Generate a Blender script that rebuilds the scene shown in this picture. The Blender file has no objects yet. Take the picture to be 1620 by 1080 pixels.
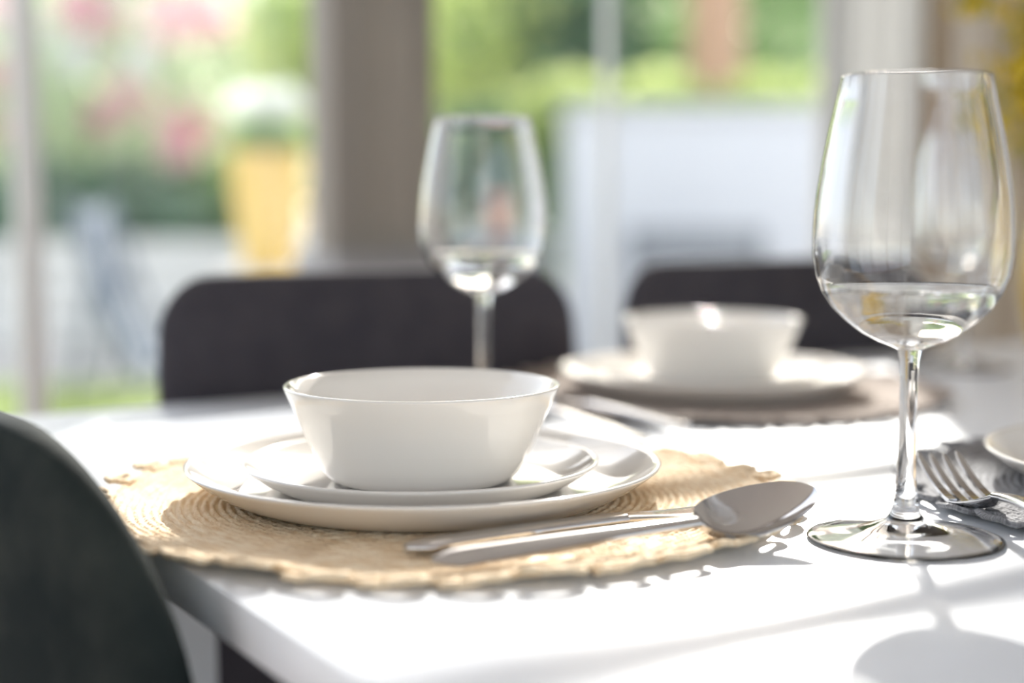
import bpy, math, random
import numpy as np
from mathutils import Vector, Matrix, Euler

random.seed(7)
scene = bpy.context.scene
COL = scene.collection

# ------------------------------------------------------------------ camera
TABLE_Z = 0.74                      # table top above the floor
EYE = 0.163                         # eye above the table top
FPX = 2400.0                        # focal length in pixels of a 1620 px wide frame
PITCH = math.atan(235 / FPX)
cam_d = bpy.data.cameras.new('camera')
cam = bpy.data.objects.new('camera', cam_d); COL.objects.link(cam)
cam.location = (0, 0, TABLE_Z + EYE)
cam.rotation_euler = (math.pi / 2 - PITCH, 0, 0)
cam_d.sensor_width = 36.0
cam_d.lens = FPX / 1620 * 36.0
cam_d.clip_start = 0.02
cam_d.clip_end = 300
cam_d.dof.use_dof = True
cam_d.dof.focus_distance = 0.745
cam_d.dof.aperture_fstop = 2.3
scene.camera = cam

# ------------------------------------------------------------------ world, sun, exposure
SUN_EL = math.radians(31)
SUN_AZ = math.atan(0.14)            # to the right of the camera's forward axis
world = bpy.data.worlds.new('world'); scene.world = world
world.use_nodes = True
nt = world.node_tree; nt.nodes.clear()
o_ = nt.nodes.new('ShaderNodeOutputWorld')
b_ = nt.nodes.new('ShaderNodeBackground')
sk = nt.nodes.new('ShaderNodeTexSky')
sk.sky_type = 'NISHITA'; sk.sun_disc = False
sk.sun_elevation = SUN_EL; sk.sun_rotation = SUN_AZ
sk.air_density = 1.0; sk.dust_density = 2.0; sk.ozone_density = 1.0
mx = nt.nodes.new('ShaderNodeMix'); mx.data_type = 'RGBA'
mx.inputs[0].default_value = 0.6
mx.inputs[7].default_value = (0.80, 0.80, 0.80, 1)      # thin bright haze
gm = nt.nodes.new('ShaderNodeMix'); gm.data_type = 'RGBA'; gm.blend_type = 'MULTIPLY'
gm.inputs[0].default_value = 1.0
gm.inputs[7].default_value = (0.25, 0.25, 0.25, 1)
nt.links.new(sk.outputs[0], gm.inputs[6])
nt.links.new(gm.outputs[2], mx.inputs[6])
nt.links.new(mx.outputs[2], b_.inputs[0])
b_.inputs[1].default_value = 2.05
nt.links.new(b_.outputs[0], o_.inputs[0])

sun_d = bpy.data.lights.new('sun', 'SUN'); sun_d.energy = 7.0; sun_d.angle = math.radians(0.55)
sun_d.color = (1.0, 0.965, 0.92)
sun = bpy.data.objects.new('sun', sun_d); COL.objects.link(sun)
to_sun = Vector((math.sin(SUN_AZ) * math.cos(SUN_EL), math.cos(SUN_AZ) * math.cos(SUN_EL), math.sin(SUN_EL)))
sun.rotation_euler = to_sun.to_track_quat('Z', 'Y').to_euler()
sun.location = to_sun * 30
sun_d.cycles.is_caustics_light = True

vs = scene.view_settings
vs.view_transform = 'Standard'; vs.look = 'None'; vs.gamma = 1.0; vs.use_curve_mapping = False
vs.exposure = 0.30
scene.cycles.sample_clamp_indirect = 8.0
scene.cycles.max_bounces = 14
scene.cycles.transmission_bounces = 12
scene.cycles.transparent_max_bounces = 16
scene.cycles.diffuse_bounces = 5
scene.cycles.use_denoising = True

# ------------------------------------------------------------------ coordinates
ANG = math.radians(31.0)            # the table and the room stand turned by this angle to the camera
UX, UY = math.cos(ANG), math.sin(ANG)


def W(u, v, z=0.0):                 # room coordinates -> world (u along the window wall, -v towards it)
    return Vector((UX * u + UY * v, UY * u - UX * v, z))


def UV(x, y):
    return UX * x + UY * y, UY * x - UX * y


def ray(px, py):
    a = (px - 810) / FPX; b = (540 - py) / FPX
    return Vector((a, math.cos(PITCH) + b * math.sin(PITCH), -math.sin(PITCH) + b * math.cos(PITCH)))


def on(px, py, h=0.0):              # pixel -> point at height h above the table top
    d = ray(px, py); t = (h - EYE) / d.z
    return Vector((d.x * t, d.y * t, TABLE_Z + h))


def at(px, py, dist):               # pixel -> point at forward distance dist
    d = ray(px, py); t = dist / d.y
    return Vector((d.x * t, dist, TABLE_Z + EYE + d.z * t))


def u_on_wall(px, v, py=300):       # where a pixel column meets the plane v = const
    d = ray(px, py)
    uu, vv = UV(d.x, d.y)
    return uu * (v / vv)


# ------------------------------------------------------------------ helpers
def link(o, parent=None):
    COL.objects.link(o)
    if parent is not None: o.parent = parent
    return o


def mesh_obj(name, verts, faces, mat, parent=None, smooth=True, sharp=None):
    me = bpy.data.meshes.new(name)
    me.from_pydata([tuple(v) for v in verts], [], faces)
    me.update()
    if smooth:
        me.polygons.foreach_set('use_smooth', [True] * len(me.polygons))
        if sharp: me.set_sharp_from_angle(angle=math.radians(sharp))
    me.materials.append(mat)
    return link(bpy.data.objects.new(name, me), parent)


def empty(name, loc, rz=0.0):
    o = bpy.data.objects.new(name, None); o.empty_display_size = 0.05
    o.location = loc; o.rotation_euler = (0, 0, rz)
    return link(o)


def tag(o, label=None, cat=None, group=None, kind=None):
    if label: o['label'] = label
    if cat: o['category'] = cat
    if group: o['group'] = group
    if kind: o['kind'] = kind
    return o


def copy_tree(o, parent=None):
    c = o.copy(); link(c, parent)
    for ch in [k for k in bpy.data.objects if k.parent == o]:
        copy_tree(ch, c)
    return c


def lathe_geo(prof, n=64):
    V, F, rows = [], [], []
    for r, z in prof:
        if r < 1e-6:
            rows.append([len(V)]); V.append((0, 0, z))
        else:
            rows.append(list(range(len(V), len(V) + n)))
            V += [(r * math.cos(2 * math.pi * k / n), r * math.sin(2 * math.pi * k / n), z) for k in range(n)]
    for a, b in zip(rows[:-1], rows[1:]):
        for k in range(n):
            k2 = (k + 1) % n
            if len(a) == 1 and len(b) == 1: continue
            if len(a) == 1: F.append((a[0], b[k2], b[k]))
            elif len(b) == 1: F.append((a[k], a[k2], b[0]))
            else: F.append((a[k], a[k2], b[k2], b[k]))
    return V, F


def lathe(name, prof, mat, parent=None, n=64, sharp=None):
    V, F = lathe_geo(prof, n)
    return mesh_obj(name, V, F, mat, parent, True, sharp)


def box_geo(c, s, bev=0.0):
    """axis aligned box with chamfered edges (24 vertices) or plain"""
    cx, cy, cz = c; hx, hy, hz = s[0] / 2, s[1] / 2, s[2] / 2
    if bev <= 0:
        V = [(cx + sx * hx, cy + sy * hy, cz + sz * hz) for sx in (-1, 1) for sy in (-1, 1) for sz in (-1, 1)]
        F = [(0, 1, 3, 2), (4, 6, 7, 5), (0, 4, 5, 1), (2, 3, 7, 6), (0, 2, 6, 4), (1, 5, 7, 3)]
        return V, F
    import bmesh
    bm = bmesh.new(); bmesh.ops.create_cube(bm, size=1.0)
    bmesh.ops.scale(bm, vec=s, verts=bm.verts)
    bmesh.ops.bevel(bm, geom=list(bm.edges), offset=bev, segments=2, affect='EDGES', profile=0.5)
    bmesh.ops.translate(bm, vec=c, verts=bm.verts)
    bm.verts.index_update()
    V = [tuple(v.co) for v in bm.verts]; F = [tuple(v.index for v in f.verts) for f in bm.faces]
    bm.free()
    return V, F


def box(name, c, s, mat, parent=None, bev=0.0):
    V, F = box_geo(c, s, bev)
    return mesh_obj(name, V, F, mat, parent, bev > 0, 40)


def join_geo(parts):
    V, F = [], []
    for v, f in parts:
        n = len(V); V += list(v); F += [tuple(i + n for i in q) for q in f]
    return V, F


def tube_geo(pts, rad, n=8, cap=True):
    pts = [Vector(p) for p in pts]
    if not hasattr(rad, '__len__'): rad = [rad] * len(pts)
    V, F = [], []
    prev = None
    for i, p in enumerate(pts):
        t = (pts[min(i + 1, len(pts) - 1)] - pts[max(i - 1, 0)]).normalized()
        if prev is None:
            a = t.orthogonal().normalized()
        else:
            a = (prev - t * prev.dot(t)).normalized()
        prev = a; b = t.cross(a)
        for k in range(n):
            q = 2 * math.pi * k / n
            V.append(p + (a * math.cos(q) + b * math.sin(q)) * rad[i])
    for i in range(len(pts) - 1):
        for k in range(n):
            k2 = (k + 1) % n
            F.append((i * n + k, i * n + k2, (i + 1) * n + k2, (i + 1) * n + k))
    if cap:
        F.append(tuple(range(n - 1, -1, -1)))
        F.append(tuple((len(pts) - 1) * n + k for k in range(n)))
    return V, F


# ------------------------------------------------------------------ materials
def new_mat(name):
    m = bpy.data.materials.new(name); m.use_nodes = True
    t = m.node_tree; t.nodes.clear()
    out = t.nodes.new('ShaderNodeOutputMaterial')
    return m, t, out


def principled(name, col, rough=0.5, metal=0.0, noise=None, bump=None, **kw):
    """noise=(scale, second colour, lo, hi); bump=(scale, strength, distance)"""
    m, t, out = new_mat(name)
    p = t.nodes.new('ShaderNodeBsdfPrincipled')
    p.inputs['Base Color'].default_value = (*col, 1)
    p.inputs['Roughness'].default_value = rough
    p.inputs['Metallic'].default_value = metal
    for k, v in kw.items():
        p.inputs[k.replace('_', ' ')].default_value = v
    tc = t.nodes.new('ShaderNodeTexCoord')
    if noise:
        n = t.nodes.new('ShaderNodeTexNoise'); n.inputs['Scale'].default_value = noise[0]; n.inputs['Detail'].default_value = 4
        t.links.new(tc.outputs['Object'], n.inputs['Vector'])
        r = t.nodes.new('ShaderNodeMapRange'); r.inputs[1].default_value = noise[2]; r.inputs[2].default_value = noise[3]
        t.links.new(n.outputs[0], r.inputs[0])
        x = t.nodes.new('ShaderNodeMix'); x.data_type = 'RGBA'
        x.inputs[6].default_value = (*col, 1); x.inputs[7].default_value = (*noise[1], 1)
        t.links.new(r.outputs[0], x.inputs[0]); t.links.new(x.outputs[2], p.inputs['Base Color'])
    if bump:
        n = t.nodes.new('ShaderNodeTexNoise'); n.inputs['Scale'].default_value = bump[0]; n.inputs['Detail'].default_value = 3
        t.links.new(tc.outputs['Object'], n.inputs['Vector'])
        bn = t.nodes.new('ShaderNodeBump'); bn.inputs['Strength'].default_value = bump[1]; bn.inputs['Distance'].default_value = bump[2]
        t.links.new(n.outputs[0], bn.inputs['Height']); t.links.new(bn.outputs[0], p.inputs['Normal'])
    t.links.new(p.outputs[0], out.inputs[0])
    return m


def glass_mat(name, ior=1.5, col=(1, 1, 1)):
    m, t, out = new_mat(name)
    g = t.nodes.new('ShaderNodeBsdfGlass'); g.inputs['Roughness'].default_value = 0.0
    g.inputs['IOR'].default_value = ior; g.inputs['Color'].default_value = (*col, 1)
    t.links.new(g.outputs[0], out.inputs[0])
    return m


def pane_mat(name):
    m, t, out = new_mat(name)
    tr = t.nodes.new('ShaderNodeBsdfTransparent'); tr.inputs[0].default_value = (0.985, 0.99, 0.985, 1)
    gl = t.nodes.new('ShaderNodeBsdfGlossy'); gl.inputs['Roughness'].default_value = 0.0
    lw = t.nodes.new('ShaderNodeLayerWeight'); lw.inputs[0].default_value = 0.5      # Schlick reflection, the same from both sides
    pw = t.nodes.new('ShaderNodeMath'); pw.operation = 'POWER'; pw.inputs[1].default_value = 5.0
    fr = t.nodes.new('ShaderNodeMath'); fr.operation = 'MULTIPLY_ADD'; fr.inputs[1].default_value = 0.96; fr.inputs[2].default_value = 0.035
    t.links.new(lw.outputs['Facing'], pw.inputs[0]); t.links.new(pw.outputs[0], fr.inputs[0])
    mx = t.nodes.new('ShaderNodeMixShader')
    t.links.new(fr.outputs[0], mx.inputs[0]); t.links.new(tr.outputs[0], mx.inputs[1]); t.links.new(gl.outputs[0], mx.inputs[2])
    t.links.new(mx.outputs[0], out.inputs[0])
    return m


def leaf_mat(name, c1, c2, trans=0.5, scale=3.0, tcol=None):
    """leaves: diffuse + translucent, colour varies from clump to clump"""
    m, t, out = new_mat(name)
    tc = t.nodes.new('ShaderNodeTexCoord')
    n = t.nodes.new('ShaderNodeTexNoise'); n.inputs['Scale'].default_value = scale; n.inputs['Detail'].default_value = 5
    t.links.new(tc.outputs['Object'], n.inputs['Vector'])
    r = t.nodes.new('ShaderNodeMapRange'); r.inputs[1].default_value = 0.38; r.inputs[2].default_value = 0.62
    t.links.new(n.outputs[0], r.inputs[0])
    x = t.nodes.new('ShaderNodeMix'); x.data_type = 'RGBA'
    x.inputs[6].default_value = (*c1, 1); x.inputs[7].default_value = (*c2, 1)
    t.links.new(r.outputs[0], x.inputs[0])
    d = t.nodes.new('ShaderNodeBsdfDiffuse'); tl = t.nodes.new('ShaderNodeBsdfTranslucent')
    t.links.new(x.outputs[2], d.inputs[0]); t.links.new(x.outputs[2], tl.inputs[0])
    mx = t.nodes.new('ShaderNodeMixShader'); mx.inputs[0].default_value = trans
    t.links.new(d.outputs[0], mx.inputs[1]); t.links.new(tl.outputs[0], mx.inputs[2])
    t.links.new(mx.outputs[0], out.inputs[0])
    return m


def opal_mat(name):
    """white opal tableware: glossy, lets a little light through"""
    m, t, out = new_mat(name)
    p = t.nodes.new('ShaderNodeBsdfPrincipled')
    p.inputs['Base Color'].default_value = (0.83, 0.80, 0.755, 1)
    p.inputs['Roughness'].default_value = 0.09
    p.inputs['Coat Weight'].default_value = 0.4; p.inputs['Coat Roughness'].default_value = 0.04
    tl = t.nodes.new('ShaderNodeBsdfTranslucent'); tl.inputs[0].default_value = (0.95, 0.89, 0.80, 1)
    mx = t.nodes.new('ShaderNodeMixShader'); mx.inputs[0].default_value = 0.035
    t.links.new(p.outputs[0], mx.inputs[1]); t.links.new(tl.outputs[0], mx.inputs[2])
    t.links.new(mx.outputs[0], out.inputs[0])
    return m


def woven_mat(name, c1, c2, fine=900.0):
    """straw braid: strand colour variation and a fine twisted relief around the rings"""
    m, t, out = new_mat(name)
    p = t.nodes.new('ShaderNodeBsdfPrincipled'); p.inputs['Roughness'].default_value = 0.85
    tc = t.nodes.new('ShaderNodeTexCoord')
    sep = t.nodes.new('ShaderNodeSeparateXYZ'); t.links.new(tc.outputs['Object'], sep.inputs[0])
    an = t.nodes.new('ShaderNodeMath'); an.operation = 'ARCTAN2'
    t.links.new(sep.outputs[1], an.inputs[0]); t.links.new(sep.outputs[0], an.inputs[1])
    ln = t.nodes.new('ShaderNodeVectorMath'); ln.operation = 'LENGTH'; t.links.new(tc.outputs['Object'], ln.inputs[0])
    # the strands follow the rings: stretch noise around the circle
    cb = t.nodes.new('ShaderNodeCombineXYZ')
    ma = t.nodes.new('ShaderNodeMath'); ma.operation = 'MULTIPLY'; ma.inputs[1].default_value = 9.0
    mr = t.nodes.new('ShaderNodeMath'); mr.operation = 'MULTIPLY'; mr.inputs[1].default_value = 420.0
    t.links.new(an.outputs[0], ma.inputs[0]); t.links.new(ln.outputs['Value'], mr.inputs[0])
    t.links.new(ma.outputs[0], cb.inputs[0]); t.links.new(mr.outputs[0], cb.inputs[1])
    n = t.nodes.new('ShaderNodeTexNoise'); n.inputs['Scale'].default_value = 1.0; n.inputs['Detail'].default_value = 3
    t.links.new(cb.outputs[0], n.inputs['Vector'])
    x = t.nodes.new('ShaderNodeMix'); x.data_type = 'RGBA'
    x.inputs[6].default_value = (*c1, 1); x.inputs[7].default_value = (*c2, 1)
    r = t.nodes.new('ShaderNodeMapRange'); r.inputs[1].default_value = 0.35; r.inputs[2].default_value = 0.65
    t.links.new(n.outputs[0], r.inputs[0]); t.links.new(r.outputs[0], x.inputs[0])
    t.links.new(x.outputs[2], p.inputs['Base Color'])
    v = t.nodes.new('ShaderNodeTexVoronoi'); v.inputs['Scale'].default_value = fine / 2.2
    t.links.new(tc.outputs['Object'], v.inputs['Vector'])
    bn = t.nodes.new('ShaderNodeBump'); bn.inputs['Strength'].default_value = 0.6; bn.inputs['Distance'].default_value = 0.0012
    t.links.new(v.outputs['Distance'], bn.inputs['Height']); t.links.new(bn.outputs[0], p.inputs['Normal'])
    t.links.new(p.outputs[0], out.inputs[0])
    return m


def wood_mat(name, c1, c2, scale=6.0, rough=0.45):
    m, t, out = new_mat(name)
    p = t.nodes.new('ShaderNodeBsdfPrincipled'); p.inputs['Roughness'].default_value = rough
    tc = t.nodes.new('ShaderNodeTexCoord')
    mp = t.nodes.new('ShaderNodeMapping'); mp.inputs['Scale'].default_value = (scale, scale * 8, scale)
    t.links.new(tc.outputs['Object'], mp.inputs[0])
    n = t.nodes.new('ShaderNodeTexNoise'); n.inputs['Scale'].default_value = 1.0; n.inputs['Detail'].default_value = 6
    t.links.new(mp.outputs[0], n.inputs['Vector'])
    x = t.nodes.new('ShaderNodeMix'); x.data_type = 'RGBA'
    x.inputs[6].default_value = (*c1, 1); x.inputs[7].default_value = (*c2, 1)
    t.links.new(n.outputs[0], x.inputs[0]); t.links.new(x.outputs[2], p.inputs['Base Color'])
    t.links.new(p.outputs[0], out.inputs[0])
    return m


M = dict(
    table=principled('white_laminate', (0.745, 0.775, 0.82), 0.32, noise=(60, (0.73, 0.76, 0.80), 0.4, 0.6)),
    opal=opal_mat('opal_tableware'),
    glass=glass_mat('clear_glass', 1.5),
    water=glass_mat('water', 1.33),
    steel=principled('polished_steel', (0.60, 0.59, 0.59), 0.09, 1.0, noise=(40, (0.57, 0.56, 0.56), 0.4, 0.6)),
    straw=woven_mat('natural_straw', (0.92, 0.78, 0.58), (0.74, 0.54, 0.33)),
    beige_straw=woven_mat('grey_beige_straw', (0.46, 0.39, 0.34), (0.33, 0.27, 0.23)),
    grey_straw=woven_mat('grey_straw', (0.36, 0.36, 0.375), (0.17, 0.17, 0.18)),
    chair=principled('charcoal_fabric', (0.047, 0.043, 0.052), 0.85, noise=(35, (0.060, 0.054, 0.062), 0.35, 0.65), bump=(900, 0.3, 0.001), Specular_IOR_Level=0.2),
    chair_green=principled('dark_green_fabric', (0.006, 0.012, 0.013), 0.85, noise=(11, (0.034, 0.040, 0.036), 0.42, 0.62), bump=(900, 0.3, 0.001), Specular_IOR_Level=0.2),
    oak=wood_mat('oak', (0.42, 0.26, 0.11), (0.55, 0.36, 0.17)),
    floor=wood_mat('brown_floorboard', (0.25, 0.165, 0.14), (0.33, 0.225, 0.185), 3.0, 0.4),
    joint=principled('floor_joint', (0.05, 0.03, 0.025), 0.8),
    wall=principled('white_plaster', (0.80, 0.78, 0.75), 0.9, bump=(60, 0.1, 0.002)),
    taupe=principled('taupe_frame', (0.31, 0.28, 0.24), 0.55, noise=(5, (0.26, 0.235, 0.205), 0.4, 0.6)),
    taupe_light=principled('light_taupe_frame', (0.29, 0.265, 0.235), 0.55),
    grey_base=principled('grey_plinth', (0.30, 0.295, 0.30), 0.6),
    white_frame=principled('white_aluminium', (0.72, 0.74, 0.73), 0.4),
    pane=pane_mat('window_glass'),
    brown=principled('brown_wall', (0.52, 0.43, 0.325), 0.8, bump=(60, 0.1, 0.002)),
)
M['curtain'] = leaf_mat('sheer_grey_curtain', (0.66, 0.66, 0.645), (0.62, 0.62, 0.605), 0.23, 4.0)
M['curtain_cream'] = leaf_mat('cream_curtain', (0.84, 0.79, 0.72), (0.80, 0.75, 0.68), 0.40, 4.0)

# ------------------------------------------------------------------ room
V_WIN, V_BACK, U_LEFT, U_RIGHT, CEIL = -2.10, 2.3, -2.3, 2.9, 2.62


def rgeo(u0, u1, v0, v1, z0, z1, bev=0.0):
    V, F = box_geo(((u0 + u1) / 2, (v0 + v1) / 2, (z0 + z1) / 2), (u1 - u0, v1 - v0, z1 - z0), bev)
    return [tuple(W(*p)) for p in V], [tuple(reversed(q)) for q in F]


def rbox(name, u0, u1, v0, v1, z0, z1, mat, parent=None, bev=0.0):
    V, F = rgeo(min(u0, u1), max(u0, u1), min(v0, v1), max(v0, v1), z0, z1, bev)
    return mesh_obj(name, V, F, mat, parent, bev > 0, 40)


# floor: base slab with boards on it, boards run along u
fl = rbox('floor', U_LEFT, U_RIGHT, V_WIN, V_BACK, -0.12, -0.004, M['joint']); tag(fl, kind='structure')
bw = 0.18; k = 0
v = V_WIN
while v < V_BACK - 0.01:
    v1 = min(v + bw, V_BACK)
    u = U_LEFT; first = True
    while u < U_RIGHT - 0.01:
        ln = 1.6 if not first else 0.5 + 0.55 * (k % 3)
        first = False
        u1 = min(u + ln, U_RIGHT)
        rbox('floorboard', u + 0.001, u1 - 0.001, v + 0.0012, v1 - 0.0012, -0.004, 0.0, M['floor'], fl)
        u = u1
    v = v1; k += 1
tag(rbox('ceiling', U_LEFT - 0.15, U_RIGHT + 0.15, V_WIN - 0.15, V_BACK + 0.15, CEIL, CEIL + 0.12, M['wall']), kind='structure')

# window wall ----------------------------------------------------------------
HEAD = 2.50
uA, uB = u_on_wall(490, V_WIN - 0.06), u_on_wall(690, V_WIN + 0.02)         # pier
uC = u_on_wall(1283, V_WIN - 0.09)                                    # right end of the glazing
uP = u_on_wall(61, V_WIN)                                      # slim pole in the left glazing
uM = u_on_wall(992, V_WIN)                                     # slim bar in the right glazing
V_OUT = V_WIN - 0.12
uE = u_on_wall(1572, V_WIN); uQ0, uQ1 = u_on_wall(1430, V_WIN - 0.05), u_on_wall(1512, V_WIN - 0.05)
gw = join_geo([rgeo(U_LEFT - 0.15, U_RIGHT + 0.15, V_OUT, V_WIN, HEAD, CEIL)])
wf = mesh_obj('wall_front', *gw, M['wall'], None, False); tag(wf, kind='structure')
tag(rbox('wall_front_end', uE, U_RIGHT + 0.15, V_OUT, V_WIN, 0, HEAD, M['brown']), kind='structure')
# pier between the two windows: stile, recessed channel, flat face, grey plinth
pier = empty('trim_1', W((uA + uB) / 2, V_WIN, 0)); tag(pier, kind='structure')
bpy.context.view_layer.update()
inv = Matrix.Translation(-Vector(pier.location))


def pbox(name, u0, u1, v0, v1, z0, z1, mat, parent, bev=0.0):
    o = rbox(name, u0, u1, v0, v1, z0, z1, mat, None, bev)
    o.parent = parent; o.matrix_parent_inverse = Matrix.Translation(-Vector(parent.location))
    return o


w_ = uB - uA
pbox('stile', uA, uA + w_ * 0.24, V_WIN - 0.06, V_WIN + 0.02, 0, HEAD, M['taupe_light'], pier, 0.003)
pbox('channel', uA + w_ * 0.24, uA + w_ * 0.5, V_OUT, V_WIN + 0.012, 0, HEAD, M['taupe'], pier)
pbox('pier_face', uA + w_ * 0.5, uB, V_OUT, V_WIN + 0.02, 0, HEAD, M['taupe'], pier, 0.003)
pbox('plinth', uA - 0.004, uB + 0.004, V_OUT, V_WIN + 0.05, 0, at(580, 398, 2.3).z, M['grey_base'], pier, 0.004)


def glazing(name, u0, u1, z1, bars_u, bars_z, mat, barw=0.03, vv=V_WIN - 0.06, fr=0.03):
    root = empty(name, W((u0 + u1) / 2, vv, 0)); tag(root, kind='structure')
    pbox('frame_stile', u0, u0 + fr, vv - 0.03, vv + 0.03, 0, z1, mat, root, 0.002)
    pbox('frame_stile', u1 - fr, u1, vv - 0.03, vv + 0.03, 0, z1, mat, root, 0.002)
    pbox('bottom_rail', u0 + fr, u1 - fr, vv - 0.03, vv + 0.03, 0, 0.05, mat, root, 0.002)
    pbox('top_rail', u0 + fr, u1 - fr, vv - 0.03, vv + 0.03, z1 - 0.04, z1, mat, root, 0.002)
    for b, m2, bw2 in bars_u: pbox('glazing_bar', b - bw2 / 2, b + bw2 / 2, vv - 0.012, vv + 0.012, 0.05, z1 - 0.04, m2, root, 0.002)
    for b, bh in bars_z: pbox('transom', u0 + fr, u1 - fr, vv - 0.015, vv + 0.015, b - bh / 2, b + bh / 2, mat, root)
    edges = [u0 + fr] + [b for b, _, _ in bars_u] + [u1 - fr]
    for a, c in zip(edges[:-1], edges[1:]):
        pbox('pane', a, c, vv - 0.003, vv + 0.003, 0.05, z1 - 0.04, M['pane'], root)
    return root


glazing('window_1', U_LEFT, uA + 0.060, HEAD, [(uP, M['white_frame'], 0.034)], [], M['taupe_light'])
glazing('window_2', uB - 0.026, uE, HEAD, [(uM, M['white_frame'], 0.008), (uC + 0.012, M['taupe_light'], 0.026), ((uQ0 + uQ1) / 2, M['brown'], uQ1 - uQ0)], [(1.91, 0.018), (2.08, 0.018)], M['taupe_light'], fr=0.028)

# unseen other sides of the room, glazing added to let in more sky light ------------------------------------
def side_glazing(name, p0, p1, mat, nb):
    """a run of glazing from p0 to p1 (u,v pairs), floor to head"""
    root = empty(name, W(*((p0[0] + p1[0]) / 2, (p0[1] + p1[1]) / 2), 0)); tag(root, kind='structure')
    du = abs(p1[0] - p0[0]) > abs(p1[1] - p0[1])
    for i in range(nb + 1):
        f = i / nb; c = (p0[0] + (p1[0] - p0[0]) * f, p0[1] + (p1[1] - p0[1]) * f)
        pbox('frame_stile', c[0] - 0.03, c[0] + 0.03, c[1] - 0.03, c[1] + 0.03, 0, HEAD, mat, root, 0.002)
    for i in range(nb):
        a = (p0[0] + (p1[0] - p0[0]) * i / nb, p0[1] + (p1[1] - p0[1]) * i / nb)
        b = (p0[0] + (p1[0] - p0[0]) * (i + 1) / nb, p0[1] + (p1[1] - p0[1]) * (i + 1) / nb)
        e = 0.03
        if du: pbox('pane', min(a[0], b[0]) + e, max(a[0], b[0]) - e, a[1] - 0.003, a[1] + 0.003, 0, HEAD, M['pane'], root)
        else: pbox('pane', a[0] - 0.003, a[0] + 0.003, min(a[1], b[1]) + e, max(a[1], b[1]) - e, 0, HEAD, M['pane'], root)
    return root


V_SOLID = -0.5  # unseen left wall is solid beyond here, added to darken the table edge
side_glazing('unseen_window_3', (U_LEFT - 0.06, V_WIN), (U_LEFT - 0.06, V_SOLID), M['white_frame'], 2)
side_glazing('unseen_window_4', (U_LEFT, V_BACK + 0.06), (U_RIGHT, V_BACK + 0.06), M['white_frame'], 5)
tag(mesh_obj('wall_left', *join_geo([rgeo(U_LEFT - 0.15, U_LEFT, V_WIN, V_BACK, HEAD, CEIL), rgeo(U_LEFT - 0.15, U_LEFT, V_SOLID + 0.03, V_BACK, 0, HEAD)]), M['wall'], None, False), kind='structure')
tag(rbox('wall_back', U_LEFT - 0.15, U_RIGHT + 0.15, V_BACK, V_BACK + 0.15, HEAD, CEIL, M['wall']), kind='structure')
tag(rbox('wall_right', U_RIGHT, U_RIGHT + 0.15, V_WIN, V_BACK, 0, CEIL, M['wall']), kind='structure')


def curtain(name, u0, u1, v0, z0, z1, mat, label, waves, amp):
    root = empty(name, W((u0 + u1) / 2, v0, z0)); n = waves * 10; V, F = [], []
    c = Vector(root.location)
    rows = [0, 0.25, 0.5, 0.75, 1.0]
    for r in rows:
        for i in range(n + 1):
            f = i / n
            a = amp * (1.0 - 0.25 * r) * math.sin(2 * math.pi * waves * f + 0.4 * math.sin(3 * r))
            V.append(W(u0 + (u1 - u0) * f, v0 + a, z0 + (z1 - z0) * r) - c)
    for r in range(len(rows) - 1):
        for i in range(n):
            a = r * (n + 1) + i; F.append((a, a + 1, a + n + 2, a + n + 1))
    o = mesh_obj('curtain_panel', V, F, mat, root)
    h = tube_geo([W(u0 - 0.02, v0, z1 + 0.012) - c, W(u1 + 0.02, v0, z1 + 0.012) - c], 0.012, 8)
    mesh_obj('curtain_rail', *h, M['white_frame'], root)
    tag(root, label, 'curtain')
    return root


u1300, u1448 = u_on_wall(1286, V_WIN + 0.07), u_on_wall(1452, V_WIN + 0.07)
u1508, u1562 = u_on_wall(1505, V_WIN + 0.07), u_on_wall(1566, V_WIN + 0.07)
curtain('curtain', u1300, u1448, V_WIN + 0.07, 0.015, 2.46, M['curtain'], 'light grey gathered curtain right beside the glazed door', 5, 0.025)
curtain('curtain', u1508, u1562, V_WIN + 0.07, 0.015, 2.46, M['curtain_cream'], 'narrow cream curtain on the brown wall behind the right wine glass', 3, 0.02)

# ------------------------------------------------------------------ dining table
U0, VF = 0.2125, -1.133             # left end, far long side
U1, VN = 2.02, -0.225
TH = 0.021
table = empty('dining_table', W((U0 + U1) / 2, (VF + VN) / 2, 0)); tag(table, 'white laminate dining table laid for a meal', 'table')
pbox('table_top', U0, U1, VF, VN, TABLE_Z - TH, TABLE_Z, M['table'], table, 0.0015)
for (a, b) in ((U0 + 0.12, VF + 0.118), (U0 + 0.12, VN - 0.118), (U1 - 0.12, VF + 0.118), (U1 - 0.12, VN - 0.118)):
    pbox('leg', a - 0.024, a + 0.024, b - 0.024, b + 0.024, 0.0, TABLE_Z - TH, M['table'], table, 0.003)


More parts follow.
